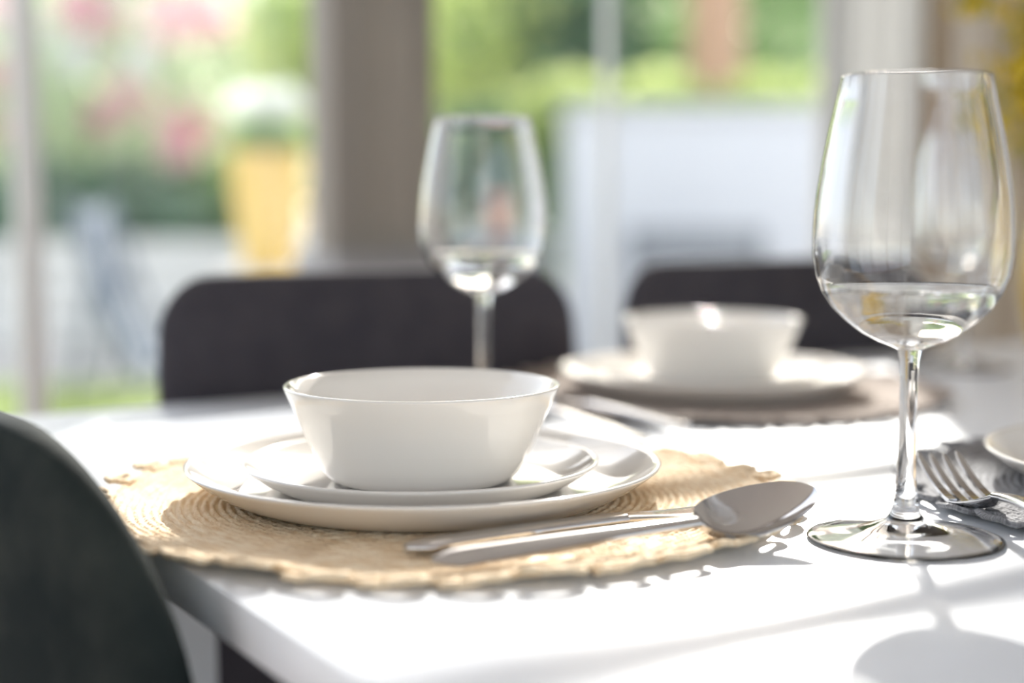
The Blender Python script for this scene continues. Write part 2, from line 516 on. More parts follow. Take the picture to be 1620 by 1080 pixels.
# ------------------------------------------------------------------ chairs
def shell_geo(W0, z0, z1, r, th, curve, tilt, rb=0.05, nx=18):
    """upholstered back: front faces +x, bulges to -x in the middle, rounded corners"""
    H = z1 - z0
    ts = sorted(set([0, rb * 0.15, rb * 0.4, rb * 0.7, rb] + list(np.linspace(rb, H - r, 7)) +
                    [H - r + r * math.sin(a) for a in np.linspace(0, math.pi / 2, 8)[1:]]))
    V, F = [], []
    nyr = len(ts)
    for side in (0, 1):
        for t in ts:
            hw = W0 / 2
            if t > H - r: hw = W0 / 2 - r + math.sqrt(max(0, r * r - (t - (H - r)) ** 2))
            if t < rb: hw = W0 / 2 - rb + math.sqrt(max(0, rb * rb - (rb - t) ** 2))
            taper = 1.0 - 0.06 * (t / H)
            for i in range(nx + 1):
                s = -1 + 2 * i / nx
                y = hw * s * taper
                pad = th * (0.5 + 0.5 * (1 - abs(s) ** 4)) * (0.55 + 0.45 * (1 - abs(2 * t / H - 1) ** 4))
                x = curve * (y / (W0 / 2)) ** 2 - tilt * (t / H)
                x += pad / 2 if side else -pad / 2
                V.append((x, y, z0 + t))
    n1 = nx + 1; off = nyr * n1
    for j in range(nyr - 1):
        for i in range(nx):
            a = j * n1 + i
            F.append((a, a + n1, a + n1 + 1, a + 1))
            b = off + a
            F.append((b, b + 1, b + n1 + 1, b + n1))
    rim = [i for i in range(nx + 1)] + [j * n1 + nx for j in range(1, nyr)] + \
          [(nyr - 1) * n1 + i for i in range(nx - 1, -1, -1)] + [j * n1 for j in range(nyr - 2, 0, -1)]
    for a, b in zip(rim, rim[1:] + rim[:1]):
        F.append((a, b, off + b, off + a))
    return V, F


def make_chair(loc, rz, label, fabric, Wd=0.46, top=0.825, r=0.06, curve=0.045, tilt=0.07, back_x=-0.19, group=None, sp=1.0, sd=0.16, sw=0.17):
    sx0 = back_x + 0.015 + sd
    root = empty('dining_chair', loc, rz)
    V, F = shell_geo(Wd, 0.40, top, r, 0.045, curve, tilt)
    V = [(x + back_x, y, z) for x, y, z in V]
    o = mesh_obj('backrest', V, F, fabric, root)
    sb = o.modifiers.new('soft', 'SUBSURF'); sb.levels = 1; sb.render_levels = 1
    # seat pad
    prof_n = 40; V, F = [], []
    for (zz, sc) in ((0.415, 0.90), (0.425, 0.985), (0.445, 1.0), (0.462, 0.975), (0.470, 0.90), (0.473, 0.5)):
        for k2 in range(prof_n):
            q = 2 * math.pi * k2 / prof_n
            cx, sy = math.cos(q), math.sin(q)
            e = 0.85
            V.append((sd * sc * math.copysign(abs(cx) ** e, cx) + sx0, sw * sc * math.copysign(abs(sy) ** e, sy), zz))
    for j in range(5):
        for k2 in range(prof_n):
            b = (k2 + 1) % prof_n
            F.append((j * prof_n + k2, j * prof_n + b, (j + 1) * prof_n + b, (j + 1) * prof_n + k2))
    F.append(tuple(range(prof_n - 1, -1, -1))); F.append(tuple(5 * prof_n + k2 for k2 in range(prof_n)))
    mesh_obj('seat', V, F, fabric, root, True, 50)
    for sx in (-1, 1):
        for sy in (-1, 1):
            pts = [(sx0 + sx * sd * 0.6, sy * sw * 0.6, 0.420), (sx0 + sx * sd * 0.75, sy * sw * 0.75, 0.2), (sx0 + sx * sd * 0.92, sy * sw * 0.92, 0.0)]
            mesh_obj('leg', *tube_geo(pts, [0.019, 0.016, 0.011], 12), M['oak'], root, True, 40)
    tag(root, label, 'chair', group)
    return root


def chair_at(u, v, facing, label, fabric, **kw):
    p = W(u, v, 0)
    return make_chair(p, facing, label, fabric, **kw)


FACE_TABLE = math.atan2(-UX, UY)         # +x local looks along +v (towards the table from the window side)
CV = -1.168                               # plane of the chair backs on the window side
cu1 = u_on_wall(598, CV, 430); cu2 = u_on_wall(970, CV, 440) + 0.205
w1 = W(cu1, CV); ctop = at(578, 428, w1.y).z
ch1 = chair_at(cu1, CV + 0.22, FACE_TABLE, 'charcoal fabric dining chair behind the wine glass and the near bowl', M['chair'], Wd=0.415, top=ctop, r=0.05, back_x=-0.22, tilt=0.022, curve=0.028, sd=0.15, sw=0.17)
ch2 = chair_at(cu2, CV + 0.22, FACE_TABLE, 'charcoal fabric dining chair behind the blurred second bowl', M['chair'], Wd=0.415, top=ctop, r=0.05, back_x=-0.22, tilt=0.022, curve=0.028, sd=0.15, sw=0.17)
ch3 = chair_at(0.165 + 0.19, -0.79, math.atan2(UY, UX), 'dark green fabric chair at the table end in the foreground', M['chair_green'], Wd=0.48, top=0.806, r=0.11, curve=0.05, tilt=0.03, sd=0.13, sw=0.17)


# ------------------------------------------------------------------ tableware
def make_plate(name, R, foot, h, base, parent=None, t=0.0035):
    """coupe plate: flat centre, curved up wall"""
    out, inn = [], []
    n = 14
    for i in range(n + 1):
        f = i / n
        r = foot + (R - foot) * f
        z = base + h * (0.45 * f + 0.55 * f ** 1.8)
        out.append((r, z))
    for i in range(n, -1, -1):
        r, z = out[i]
        f = i / n
        inn.append((r - t * 0.45 * f, z + t * (1 - 0.62 * f)))
    prof = [(0, base + 0.0012), (foot - 0.006, base + 0.0012), (foot - 0.004, base)] + out + \
           [(R + 0.0003, base + h + t * 0.2)] + inn + [(0, base + t)]
    return lathe(name, prof, M['opal'], parent, 96)


def make_bowl(name, base):
    o = [(0.045, 0.0), (0.0490, 0.0022), (0.0527, 0.0062), (0.0566, 0.0135), (0.0612, 0.0235), (0.0655, 0.0335), (0.0695, 0.0425), (0.0728, 0.0500)]
    t = 0.0030
    prof = [(0, 0.001), (0.043, 0.001)] + o + [(0.0728, 0.0509), (0.0716, 0.0511)] + \
           [(r - t, z + 0.001) for r, z in reversed(o[2:])] + [(0.0465, 0.0050), (0.042, 0.0038), (0, 0.0036)]
    return lathe(name, [(r, z + base) for r, z in prof], M['opal'], None, 96)


MAT_T = 0.0045
def make_mat(mat, R=0.177, rings=42, wave=0.0, n=180, seed=1):
    root = empty('placemat', (0, 0, 0))
    rnd = random.Random(seed)
    V, F = [], []
    per = 4
    prof = []
    dr = R / rings
    for i in range(rings):
        for k2 in range(per):
            f = k2 / per
            prof.append((dr * (i + f), 0.0022 + 0.0017 * abs(math.sin(math.pi * f)) ** 0.7))
    prof.append((R, 0.0022)); prof.append((R - 0.001, 0.0006))
    ph = [rnd.uniform(0, 6.28) for _ in range(5)]

    def lift(r, q):
        e = max(0.0, (r / R - 0.80) / 0.2)
        return wave * e * e * (0.55 + 0.30 * math.sin(5 * q + ph[0]) + 0.2 * math.sin(9 * q + ph[1]) + 0.12 * math.sin(17 * q + ph[2]))

    rows = []
    for j, (r, z) in enumerate(prof):
        if r < 1e-6:
            rows.append([len(V)]); V.append((0, 0, z)); continue
        rows.append(list(range(len(V), len(V) + n)))
        for k2 in range(n):
            q = 2 * math.pi * k2 / n
            rr = r * (1 + 0.004 * math.sin(7 * q + ph[3]) * r / R)
            V.append((rr * math.cos(q), rr * math.sin(q), z + max(0, lift(r, q)) + 0.00035 * math.sin(60 * q + 2.1 * (j // per)) * (r > 0.02)))
    # underside
    rows.append([len(V)]); V.append((0, 0, 0.0006))
    for a, b in zip(rows[:-1], rows[1:]):
        for k2 in range(n):
            c = (k2 + 1) % n
            if len(a) == 1: F.append((a[0], b[k2], b[c]))
            elif len(b) == 1: F.append((a[k2], b[0], a[c]))
            else: F.append((a[k2], b[k2], b[c], a[c]))
    mesh_obj('woven_disc', V, F, mat, root)
    # scalloped border of plaited loops
    nl = 34
    A, B = 0.0095, 0.0050
    tor = []
    nn, mm = 14, 6
    VV, FF = [], []
    for i in range(nn):
        a = 2 * math.pi * i / nn
        for j in range(mm):
            b = 2 * math.pi * j / mm
            rr = 0.0034 * (1 + 0.12 * math.sin(3 * a))
            VV.append(((B + rr * math.cos(b)) * math.cos(a), (A + 0.003 + rr * math.cos(b)) * math.sin(a), 0.0022 + 0.0017 * math.sin(b) + 0.0005 * math.sin(4 * a)))
    for i in range(nn):
        for j in range(mm):
            FF.append((i * mm + j, ((i + 1) % nn) * mm + j, ((i + 1) % nn) * mm + (j + 1) % mm, i * mm + (j + 1) % mm))
    proto = None
    for k2 in range(nl):
        q = 2 * math.pi * (k2 + 0.5) / nl
        if proto is None:
            o = mesh_obj('border_loop', VV, FF, mat, root); proto = o
        else:
            o = proto.copy(); link(o, root)
        r = R + 0.0035
        o.location = (r * math.cos(q), r * math.sin(q), max(0, lift(R, q)) + 0.0012)
        o.rotation_euler = (rnd.uniform(-.12, .12), -0.10 - rnd.uniform(0, .12), q)
    return root


p_plate = on(671, 733, 0.020)
p_mat = on(703, 795, 0.0)
p_rear = at(1128, 560, 1.225); p_rear.z = TABLE_Z
p_right = on(1588, 722, 0.022); p_right = Vector((p_right.x + 0.124, p_right.y + 0.012, TABLE_Z))

mat1 = make_mat(M['straw'], wave=0.0048, seed=3)
mat1.location = (p_mat.x, p_mat.y, TABLE_Z); mat1.rotation_euler.z = 0.3
tag(mat1, 'round natural straw placemat under the near plates', 'placemat', 'woven placemats')
mat2 = make_mat(M['beige_straw'], wave=0.004, seed=5)
mat2.location = (p_rear.x, p_rear.y, TABLE_Z)
tag(mat2, 'round greyish brown woven placemat under the blurred rear plates', 'placemat', 'woven placemats')
mat3 = make_mat(M['grey_straw'], wave=0.003, seed=8)
mat3.location = (p_right.x + 0.010, p_right.y - 0.012, TABLE_Z)
tag(mat3, 'round dark grey woven placemat under the fork at the right edge', 'placemat', 'woven placemats')

PZ = MAT_T
sets = [(p_plate.x, p_plate.y, 'near, on the straw placemat'), (p_rear.x, p_rear.y, 'rear')]
names = {
    0: ('large white dinner plate on the natural straw placemat', 'white side plate between the near bowl and the large plate', 'white bowl in front, on two stacked plates'),
    1: ('blurred white dinner plate on the rear greyish brown placemat', 'blurred white side plate under the rear bowl', 'blurred white bowl at the rear in front of the right chair'),
}
dp = make_plate('dinner_plate', 0.125, 0.096, 0.0168, 0.0)
sp = make_plate('side_plate', 0.0945, 0.070, 0.0135, 0.0)
bo = make_bowl('bowl', 0.0)
for i, (x, y, _) in enumerate(sets):
    for proto, z, off, cat, g, lb in ((dp, PZ, (0, 0), 'plate', 'dinner plates', names[i][0]),
                                      (sp, PZ + 0.0036, (-0.002, 0.002), 'plate', 'side plates', names[i][1]),
                                      (bo, PZ + 0.0072, (-0.001, 0.001), 'bowl', 'bowls', names[i][2])):
        o = proto if i == 0 else copy_tree(proto)
        o.location = (x + off[0], y + off[1], TABLE_Z + z)
        tag(o, lb, cat, g)
o = copy_tree(dp); o.location = (p_right.x, p_right.y, TABLE_Z + PZ)
tag(o, 'white plate cut off by the right edge, on the dark grey placemat', 'plate', 'dinner plates')


# ------------------------------------------------------------------ wine glasses
def make_glass():
    root = empty('wine_glass', (0, 0, 0))
    out = [(0.0056, 0.0905), (0.0100, 0.0925), (0.0160, 0.0948), (0.0230, 0.0985), (0.0295, 0.1035), (0.0360, 0.1098), (0.0408, 0.1172), (0.0440, 0.1255),
           (0.0454, 0.1345), (0.0455, 0.1430), (0.0450, 0.1530), (0.0440, 0.1630), (0.0418, 0.1770), (0.0389, 0.1920), (0.0360, 0.2050), (0.0338, 0.2150)]
    t = 0.0011
    inn = [(0, 0.0985), (0.006, 0.0987), (0.0125, 0.0995)]
    for (r, z) in out[3:]:
        k3 = max(0, min(1, (z - 0.0985) / 0.02))
        inn.append((r - t * (1.0 + 1.4 * (1 - k3) ** 2), z + 0.0022 * (1 - k3)))
    rim = [(0.0337, 0.2158), (0.0332, 0.2161), (0.0328, 0.2157)]
    lathe('bowl', out + rim + list(reversed(inn)), M['glass'], root, 96)
    stem = [(0.0098, 0.0102), (0.0077, 0.0126), (0.0061, 0.0165), (0.0050, 0.023), (0.0044, 0.032), (0.0041, 0.046), (0.0040, 0.062), (0.0041, 0.076), (0.0045, 0.085), (0.0056, 0.0905)]
    lathe('stem', stem, M['glass'], root, 48)
    foot = [(0, 0.0060), (0.0098, 0.0054), (0.0155, 0.0046), (0.023, 0.0034), (0.032, 0.0018), (0.0400, 0.0005), (0.0425, 0.0), (0.0432, 0.0), (0.0450, 0.0006), (0.0456, 0.0014),
            (0.0450, 0.0021), (0.0440, 0.0025), (0.040, 0.0031), (0.032, 0.0045), (0.023, 0.0062), (0.0155, 0.0079), (0.0098, 0.0102)]
    lathe('foot', foot, M['glass'], root, 96)
    # a little water in the bottom of the bowl
    lvl = 0.1195
    wat = [(0, 0.0986), (0.006, 0.0988)]
    for (r, z) in inn[2:]:
        if z < lvl - 0.001: wat.append((r + 0.0003, z))
    wat += [(0.0400, lvl), (0.0386, lvl - 0.0009), (0.0365, lvl - 0.0012), (0.02, lvl - 0.0013), (0, lvl - 0.0013)]
    lathe('water', wat, M['water'], root, 96)
    return root


g_front = on(1428, 856, 0.0)
g_mid = at(765, 600, 1.085)
g_far = at(1520, 590, 1.40)
gl = make_glass(); gl.location = (g_front.x + 0.001, g_front.y, TABLE_Z + 0.0002)
tag(gl, 'large sharp wine glass standing in front on the right', 'wine glass', 'wine glasses')
g2 = copy_tree(gl); g2.location = (g_mid.x, g_mid.y, TABLE_Z + 0.0002)
tag(g2, 'blurred wine glass standing behind the near bowl', 'wine glass', 'wine glasses')
g3 = copy_tree(gl); g3.location = (g_far.x, g_far.y, TABLE_Z + 0.0002)
tag(g3, 'blurred wine glass seen through the large front glass', 'wine glass', 'wine glasses')


# ------------------------------------------------------------------ cutlery (lofted along its length)
def loft(secs, nseg=10):
    """secs: (s, half width, centre z, thickness, dish depth) -> closed mesh; s along +x"""
    V, F, rows = [], [], []
    for s, hw, z, th, dish in secs:
        row = []
        for i in range(nseg + 1):
            q = -1 + 2 * i / nseg
            row.append(len(V)); V.append((s, hw * q, z + dish * q * q + th / 2 * math.sqrt(max(0.08, 1 - q ** 4))))
        for i in range(nseg, -1, -1):
            q = -1 + 2 * i / nseg
            row.append(len(V)); V.append((s, hw * q, z + dish * q * q - th / 2 * math.sqrt(max(0.08, 1 - q ** 4))))
        rows.append(row)
    m = len(rows[0])
    for a, b in zip(rows[:-1], rows[1:]):
        for k2 in range(m):
            c = (k2 + 1) % m
            F.append((a[k2], b[k2], b[c], a[c]))
    F.append(tuple(rows[0])); F.append(tuple(reversed(rows[-1])))
    return V, F


def handle_secs(L0, L1, w0, w1, z_end, z_mid, z_neck, th=0.0028, n=12):
    out = []
    for i in range(n + 1):
        f = i / n
        s = L0 + (L1 - L0) * f
        w = w0 + (w1 - w0) * (f ** 0.9)
        if f < 0.06: w *= math.sqrt(max(0.05, 1 - ((0.06 - f) / 0.06) ** 2))
        z = (1 - f) ** 2 * z_end + 2 * f * (1 - f) * z_mid + f * f * z_neck
        out.append((s, w, z, th + 0.0012 * f, 0.0))
    return out


def make_spoon():
    root = empty('spoon', (0, 0, 0))
    hs = handle_secs(0, 0.140, 0.0092, 0.0034, 0.003, 0.0075, 0.0095)
    mesh_obj('handle', *loft(hs), M['steel'], root, True, 50)
    bs = []
    n = 26
    for i in range(n + 1):
        f = 0.5 - 0.5 * math.cos(math.pi * i / n)
        f = 1 - (1 - f) ** 1.15
        s = 0.140 + 0.066 * f
        prof = math.sqrt(max(0.0, 1 - (2 * f ** 0.86 - 1) ** 2))
        w = max(0.0034 if f < 0.2 else 0.0012, 0.0212 * prof)
        depth = 0.0115 * max(0.0, 1 - (2 * f ** 0.86 - 1) ** 2) ** 0.75
        zc = 0.0095 - 0.0008 * math.sin(math.pi * f) - depth * 0.95 + 0.013 * f ** 1.4
        bs.append((s, w, zc, 0.0016 + 0.0022 * (1 - f) ** 6, depth))
    mesh_obj('spoon_bowl', *loft(bs, 14), M['steel'], root, True, 60)
    return root


def make_knife():
    root = empty('knife', (0, 0, 0))
    hs = handle_secs(0, 0.115, 0.0088, 0.0060, 0.0035, 0.0055, 0.0045, 0.0042)
    mesh_obj('handle', *loft(hs), M['steel'], root, True, 50)
    bs = []
    for i in range(13):
        f = i / 12
        w = 0.0060 + 0.0036 * math.sin(min(1, f * 2.2) * math.pi / 2)
        if f > 0.75: w *= math.sqrt(max(0.02, 1 - ((f - 0.75) / 0.25) ** 2))
        bs.append((0.115 + 0.10 * f, w, 0.0045 - 0.002 * f, 0.004 - 0.0028 * min(1, f * 3), 0.0))
    mesh_obj('blade', *loft(bs), M['steel'], root, True, 50)
    return root


def make_fork():
    root = empty('fork', (0, 0, 0))
    hs = handle_secs(0, 0.128, 0.0095, 0.0034, 0.003, 0.022, 0.0120)
    mesh_obj('handle', *loft(hs), M['steel'], root, True, 50)
    # palm
    ps = []
    for i in range(9):
        f = i / 8
        s = 0.128 + 0.030 * f
        w = 0.0034 + 0.0095 * (math.sin(f * math.pi / 2) ** 1.3)
        ps.append((s, w, 0.0120 - 0.0105 * math.sin(f * math.pi / 2), 0.0036 - 0.0014 * f, 0.0022 * math.sin(f * math.pi / 2)))
    mesh_obj('palm', *loft(ps), M['steel'], root, True, 50)
    for k2 in range(4):
        y0 = -0.0129 + 0.0022 + k2 * (0.0258 - 0.0044) / 3
        V, F = [], []
        rows = []
        for i in range(12):
            f = i / 11
            s = 0.157 + 0.052 * f
            hw = 0.0021 * (1 - 0.25 * f) if f < 0.9 else 0.0021 * 0.75 * (1 - (f - 0.9) * 7)
            z = 0.0017 + 0.0022 * (y0 / 0.0129) ** 2 + 0.0005 + 0.016 * f ** 1.6
            th = 0.0022 * (1 - 0.35 * f)
            row = []
            for (a, b) in ((-1, 1), (1, 1), (1, -1), (-1, -1)):
                row.append(len(V)); V.append((s, y0 + a * hw, z + b * th / 2))
            rows.append(row)
        for a, b in zip(rows[:-1], rows[1:]):
            for q in range(4):
                c = (q + 1) % 4
                F.append((a[q], b[q], b[c], a[c]))
        F.append(tuple(rows[0])); F.append(tuple(reversed(rows[-1])))
        mesh_obj('tine', V, F, M['steel'], root, True, 50)
    return root


spoon = make_spoon(); a_ = on(682, 904, 0.004); b2 = on(1130, 849, 0.006)
spoon.location = (a_.x, a_.y, TABLE_Z + MAT_T + 0.0015)
spoon.rotation_euler = (0.30, 0, math.atan2(b2.y - a_.y, b2.x - a_.x))
spoon.scale = (0.92, 0.92, 0.92)
tag(spoon, 'shiny steel spoon lying across the front edge of the straw placemat', 'spoon', 'spoons')
knife = make_knife(); a_ = on(640, 881, 0.004)
knife.location = (a_.x, a_.y, TABLE_Z + MAT_T)
knife.rotation_euler = (0, 0, math.radians(29.5))
tag(knife, 'steel knife lying between the spoon and the near plate', 'knife', 'knives')
fork = make_fork(); n_ = on(1548, 803, 0.006); d_ = on(1620, 812, 0.012)
fa = math.atan2(n_.y - d_.y, n_.x - d_.x) - 0.12
fork.rotation_euler = (0, 0, fa)
fork.location = (n_.x - 0.150 * math.cos(fa), n_.y - 0.150 * math.sin(fa), TABLE_Z + MAT_T)
tag(fork, 'steel fork on the dark grey placemat behind the front glass', 'fork')
a_ = on(905, 668, 0.0)
s2 = copy_tree(spoon); s2.rotation_euler = (0, 0, math.atan2(UX, -UY) + 0.0); s2.location = (a_.x + 0.045, a_.y - 0.10, TABLE_Z + 0.001)
tag(s2, 'blurred steel spoon left of the rear plates', 'spoon', 'spoons')
k2o = copy_tree(knife); k2o.rotation_euler = (0, 0, math.atan2(UX, -UY)); k2o.location = (a_.x + 0.075, a_.y - 0.07, TABLE_Z + MAT_T)
tag(k2o, 'blurred steel knife between the rear plates and rear spoon', 'knife', 'knives')

# ------------------------------------------------------------------ vase with yellow blossom
M['amber'] = principled('amber_glaze', (0.62, 0.38, 0.05), 0.15, noise=(9, (0.70, 0.47, 0.10), 0.4, 0.6), Coat_Weight=0.5)
M['twig'] = principled('green_twig', (0.34, 0.30, 0.10), 0.7)
M['blossom'] = leaf_mat('yellow_petals', (0.75, 0.55, 0.03), (0.62, 0.47, 0.10), 0.45, 30.0)
M['sprig_leaf'] = leaf_mat('sprig_leaves', (0.30, 0.30, 0.06), (0.42, 0.36, 0.12), 0.4, 30.0)
vp = at(1610, 470, 1.50); vp = Vector((vp.x + 0.068, vp.y, TABLE_Z))
vase_prof = [(0, 0.0), (0.045, 0.0), (0.049, 0.004), (0.058, 0.03), (0.064, 0.065), (0.062, 0.105), (0.050, 0.145), (0.036, 0.175), (0.031, 0.195), (0.036, 0.212),
             (0.034, 0.213), (0.028, 0.196), (0.032, 0.175), (0.046, 0.145), (0.058, 0.105), (0.060, 0.065), (0.05, 0.01), (0, 0.008)]
vase = lathe('vase', vase_prof, M['amber'], None, 48); vase.location = vp
tag(vase, 'yellow glazed vase at the right edge of the table', 'vase')


def petals(rnd, pts, size, npet=5):
    V, F = [], []
    for c in pts:
        ax = Vector((rnd.gauss(0, 1), rnd.gauss(0, 1), rnd.gauss(0.3, 1))).normalized()
        a = ax.orthogonal().normalized(); b = ax.cross(a)
        for k3 in range(npet):
            q = 2 * math.pi * k3 / npet
            d = (a * math.cos(q) + b * math.sin(q)); e = ax.cross(d)
            s = size * rnd.uniform(0.8, 1.2)
            n = len(V)
            V += [c, c + d * s * 0.6 + e * s * 0.35 + ax * s * 0.25, c + d * s + ax * s * 0.45, c + d * s * 0.6 - e * s * 0.35 + ax * s * 0.25]
            F.append((n, n + 1, n + 2, n + 3))
    return V, F


rnd = random.Random(21)
targets = [((1520, 6), 'arching twig reaching left over the front glass'), ((1625, 60), 'blossoming sprig left of the others in the vase'), ((1622, 150), 'low leaning sprig with deep yellow blossom'),
           ((1665, 20), 'tall sprig rising above the vase'), ((1690, 90), 'sprig leaning right out of the frame'), ((1655, 165), 'short dense sprig just above the vase mouth')]
mouth = vp + Vector((0, 0, 0.20))
for (tp, lab) in targets:
    i_ = targets.index((tp, lab))
    tip = at(tp[0], tp[1], 1.44 + 0.03 * (i_ % 3))
    root = empty('blossom_sprig', mouth); lt = tip - mouth
    foot_in = Vector((rnd.uniform(-.015, .015), rnd.uniform(-.015, .015), -0.10))
    mid = lt * 0.5 + Vector((0.03 if i_ == 0 else 0, 0, 0.10 if i_ == 0 else 0.03))
    pts = []
    for k3 in range(11):
        f = k3 / 10
        pts.append((1 - f) ** 2 * foot_in + 2 * f * (1 - f) * mid + f * f * lt)
    # keep the twig inside the neck of the vase
    tw = mesh_obj('twig', *tube_geo(pts, [0.0028 - 0.0016 * k3 / 10 for k3 in range(11)], 6), M['twig'], root)
    cl = []
    nb = 26 if i_ == 0 else 80
    for k3 in range(nb):
        f = rnd.uniform(0.55 if i_ == 0 else 0.45, 1.0)
        p = (1 - f) ** 2 * foot_in + 2 * f * (1 - f) * mid + f * f * lt
        sd = 0.008 if i_ == 0 else 0.024
        cl.append(p + Vector((rnd.gauss(0, sd), rnd.gauss(0, sd), rnd.gauss(0, sd))))
    nlf = len(cl) // 3
    mesh_obj('blossoms', *petals(rnd, cl[nlf:], 0.011), M['blossom'], tw)['kind'] = 'stuff'
    mesh_obj('leaves', *petals(rnd, cl[:nlf], 0.016, 3), M['sprig_leaf'], tw)['kind'] = 'stuff'
    tag(root, 'yellow ' + lab if 'yellow' not in lab else lab, 'flower', 'blossom sprigs in the vase')

# ------------------------------------------------------------------ garden
M['paving'] = principled('pale_paving', (0.50, 0.47, 0.43), 0.9, noise=(1.5, (0.42, 0.40, 0.38), 0.4, 0.6))
M['lawn'] = principled('lawn', (0.22, 0.30, 0.07), 0.95, noise=(6, (0.30, 0.36, 0.10), 0.4, 0.6), bump=(60, 0.5, 0.02))
M['whitewash'] = principled('whitewashed_wall', (0.62, 0.625, 0.645), 0.9, bump=(20, 0.15, 0.005))
M['stone'] = principled('pale_stone', (0.76, 0.74, 0.70), 0.9, noise=(3, (0.68, 0.66, 0.62), 0.4, 0.6), bump=(12, 0.4, 0.01))
M['bark'] = principled('peach_bark', (0.55, 0.34, 0.22), 0.9, noise=(6, (0.46, 0.29, 0.20), 0.4, 0.6), bump=(18, 0.5, 0.02))
M['bark_dark'] = principled('brown_bark', (0.16, 0.11, 0.08), 0.9, bump=(25, 0.5, 0.02))
M['bluegrey'] = principled('blue_grey_canvas', (0.17, 0.20, 0.245), 0.85, bump=(300, 0.2, 0.001))
M['bench'] = principled('weathered_bench', (0.16, 0.175, 0.19), 0.7, noise=(8, (0.20, 0.21, 0.225), 0.4, 0.6))
M['yellow_pot'] = principled('yellow_glaze_pot', (0.85, 0.62, 0.24), 0.6, noise=(7, (0.80, 0.56, 0.18), 0.4, 0.6))
M['leaf_green'] = leaf_mat('mid_green_leaves', (0.32, 0.48, 0.22), (0.44, 0.58, 0.30), 0.5, 1.2)
M['leaf_dark'] = leaf_mat('dark_green_leaves', (0.18, 0.30, 0.20), (0.24, 0.38, 0.25), 0.4, 1.2)
M['leaf_lime'] = leaf_mat('lime_leaves', (0.74, 0.79, 0.38), (0.62, 0.71, 0.34), 0.65, 1.5)
M['leaf_pale'] = leaf_mat('pale_green_leaves', (0.68, 0.74, 0.56), (0.56, 0.66, 0.46), 0.6, 1.2)
M['pink'] = leaf_mat('pink_petals', (0.92, 0.52, 0.62), (0.92, 0.76, 0.78), 0.6, 4.0)
M['white_petal'] = leaf_mat('white_petals', (0.86, 0.87, 0.85), (0.82, 0.84, 0.80), 0.5, 4.0)

gz = -0.02
ground = mesh_obj('ground', [(-40, -12, gz - 0.10), (45, -12, gz - 0.10), (45, 60, gz - 0.10), (-40, 60, gz - 0.10)], [(0, 1, 2, 3)], M['paving'], None, False)
tag(ground, kind='structure')
# lawn strip on the left, near side
lw = box('lawn', (-4.5, 6.15, gz - 0.05), (6.6, 2.5, 0.10), M['lawn']); tag(lw, kind='structure')


def leaf_cloud(n, centre, radii, size, rs, hollow=0.45):
    r = np.random.RandomState(rs)
    d = r.normal(size=(n, 3)); d /= np.linalg.norm(d, axis=1)[:, None]
    rad = (hollow + (1 - hollow) * r.rand(n) ** 0.7)
    lump = 1 + 0.18 * np.sin(d[:, 0] * 5 + rs) * np.sin(d[:, 1] * 4 + 2 * rs) + 0.12 * np.sin(d[:, 2] * 7 + rs)
    P = np.array(centre) + d * (rad * lump)[:, None] * np.array(radii)
    a = r.normal(size=(n, 3)); a /= np.linalg.norm(a, axis=1)[:, None]
    b = np.cross(a, r.normal(size=(n, 3))); b /= np.linalg.norm(b, axis=1)[:, None]
    nn = np.cross(a, b)
    s = size * (0.7 + 0.6 * r.rand(n))[:, None]
    v0 = P - a * s; v1 = P + b * s * 0.45 + nn * s * 0.12; v2 = P + a * s; v3 = P - b * s * 0.45 + nn * s * 0.12
    V = np.stack([v0, v1, v2, v3], 1).reshape(-1, 3)
    F = [(4 * i, 4 * i + 1, 4 * i + 2, 4 * i + 3) for i in range(n)]
    return V.tolist(), F


def shrub(name, base, height, radii, mat, n, size, rs, label, cat, group, trunk_r=0.05, trunk_mat=None, stem_top=None, flowers=None, crown_z=None):
    root = empty(name, base)
    cz = crown_z if crown_z is not None else height - radii[2]
    top = cz
    pts = [(0, 0, -0.02), (0.05, 0.03, top * 0.5), (0.0, 0.0, top)]
    mesh_obj('trunk', *tube_geo(pts, [trunk_r, trunk_r * 0.8, trunk_r * 0.5], 10), trunk_mat or M['bark_dark'], root)
    o = mesh_obj('foliage', *leaf_cloud(n, (0, 0, cz), radii, size, rs), mat, root, False); o['kind'] = 'stuff'
    if flowers:
        fm, spots, fs, cnt = flowers
        for i, (c, rr) in enumerate(spots):
            fo = mesh_obj('flower_cluster', *leaf_cloud(cnt, Vector(c) - Vector(base), (rr, rr, rr * 0.85), fs, rs + 11 * i + 1, 0.2), fm, root, False)
    tag(root, label, cat, group)
    return root


GB = 'garden trees and shrubs'
# --- left view: low stone wall, pink oleanders behind it
rw = empty('garden_wall', Vector((-3.2, 10.2, gz - 0.10)))
hgt = at(150, 378, 10.2).z
px0 = -6.2
for row in range(4):
    x = -3.0 + (0.2 if row % 2 else 0.0) - 0.2
    while x < 2.0:
        L = 0.42 + 0.12 * rnd.random()
        L = min(L, 2.05 - x)
        if L > 0.12:
            hh = (hgt + 0.12) / 4
            box('stone_block', (x + L / 2, rnd.uniform(-0.008, 0.008), hh * (row + 0.5)), (L - 0.012, 0.30, hh - 0.012), M['stone'], rw, 0.006)
        x += L
tag(rw, 'low pale stone wall below the pink flowering shrubs', 'wall')


def fl_at(px, py, d, r): return (tuple(at(px, py, d)), r)


def gpos(px, d): p = at(px, 300, d); return Vector((p.x, p.y, gz - 0.10))


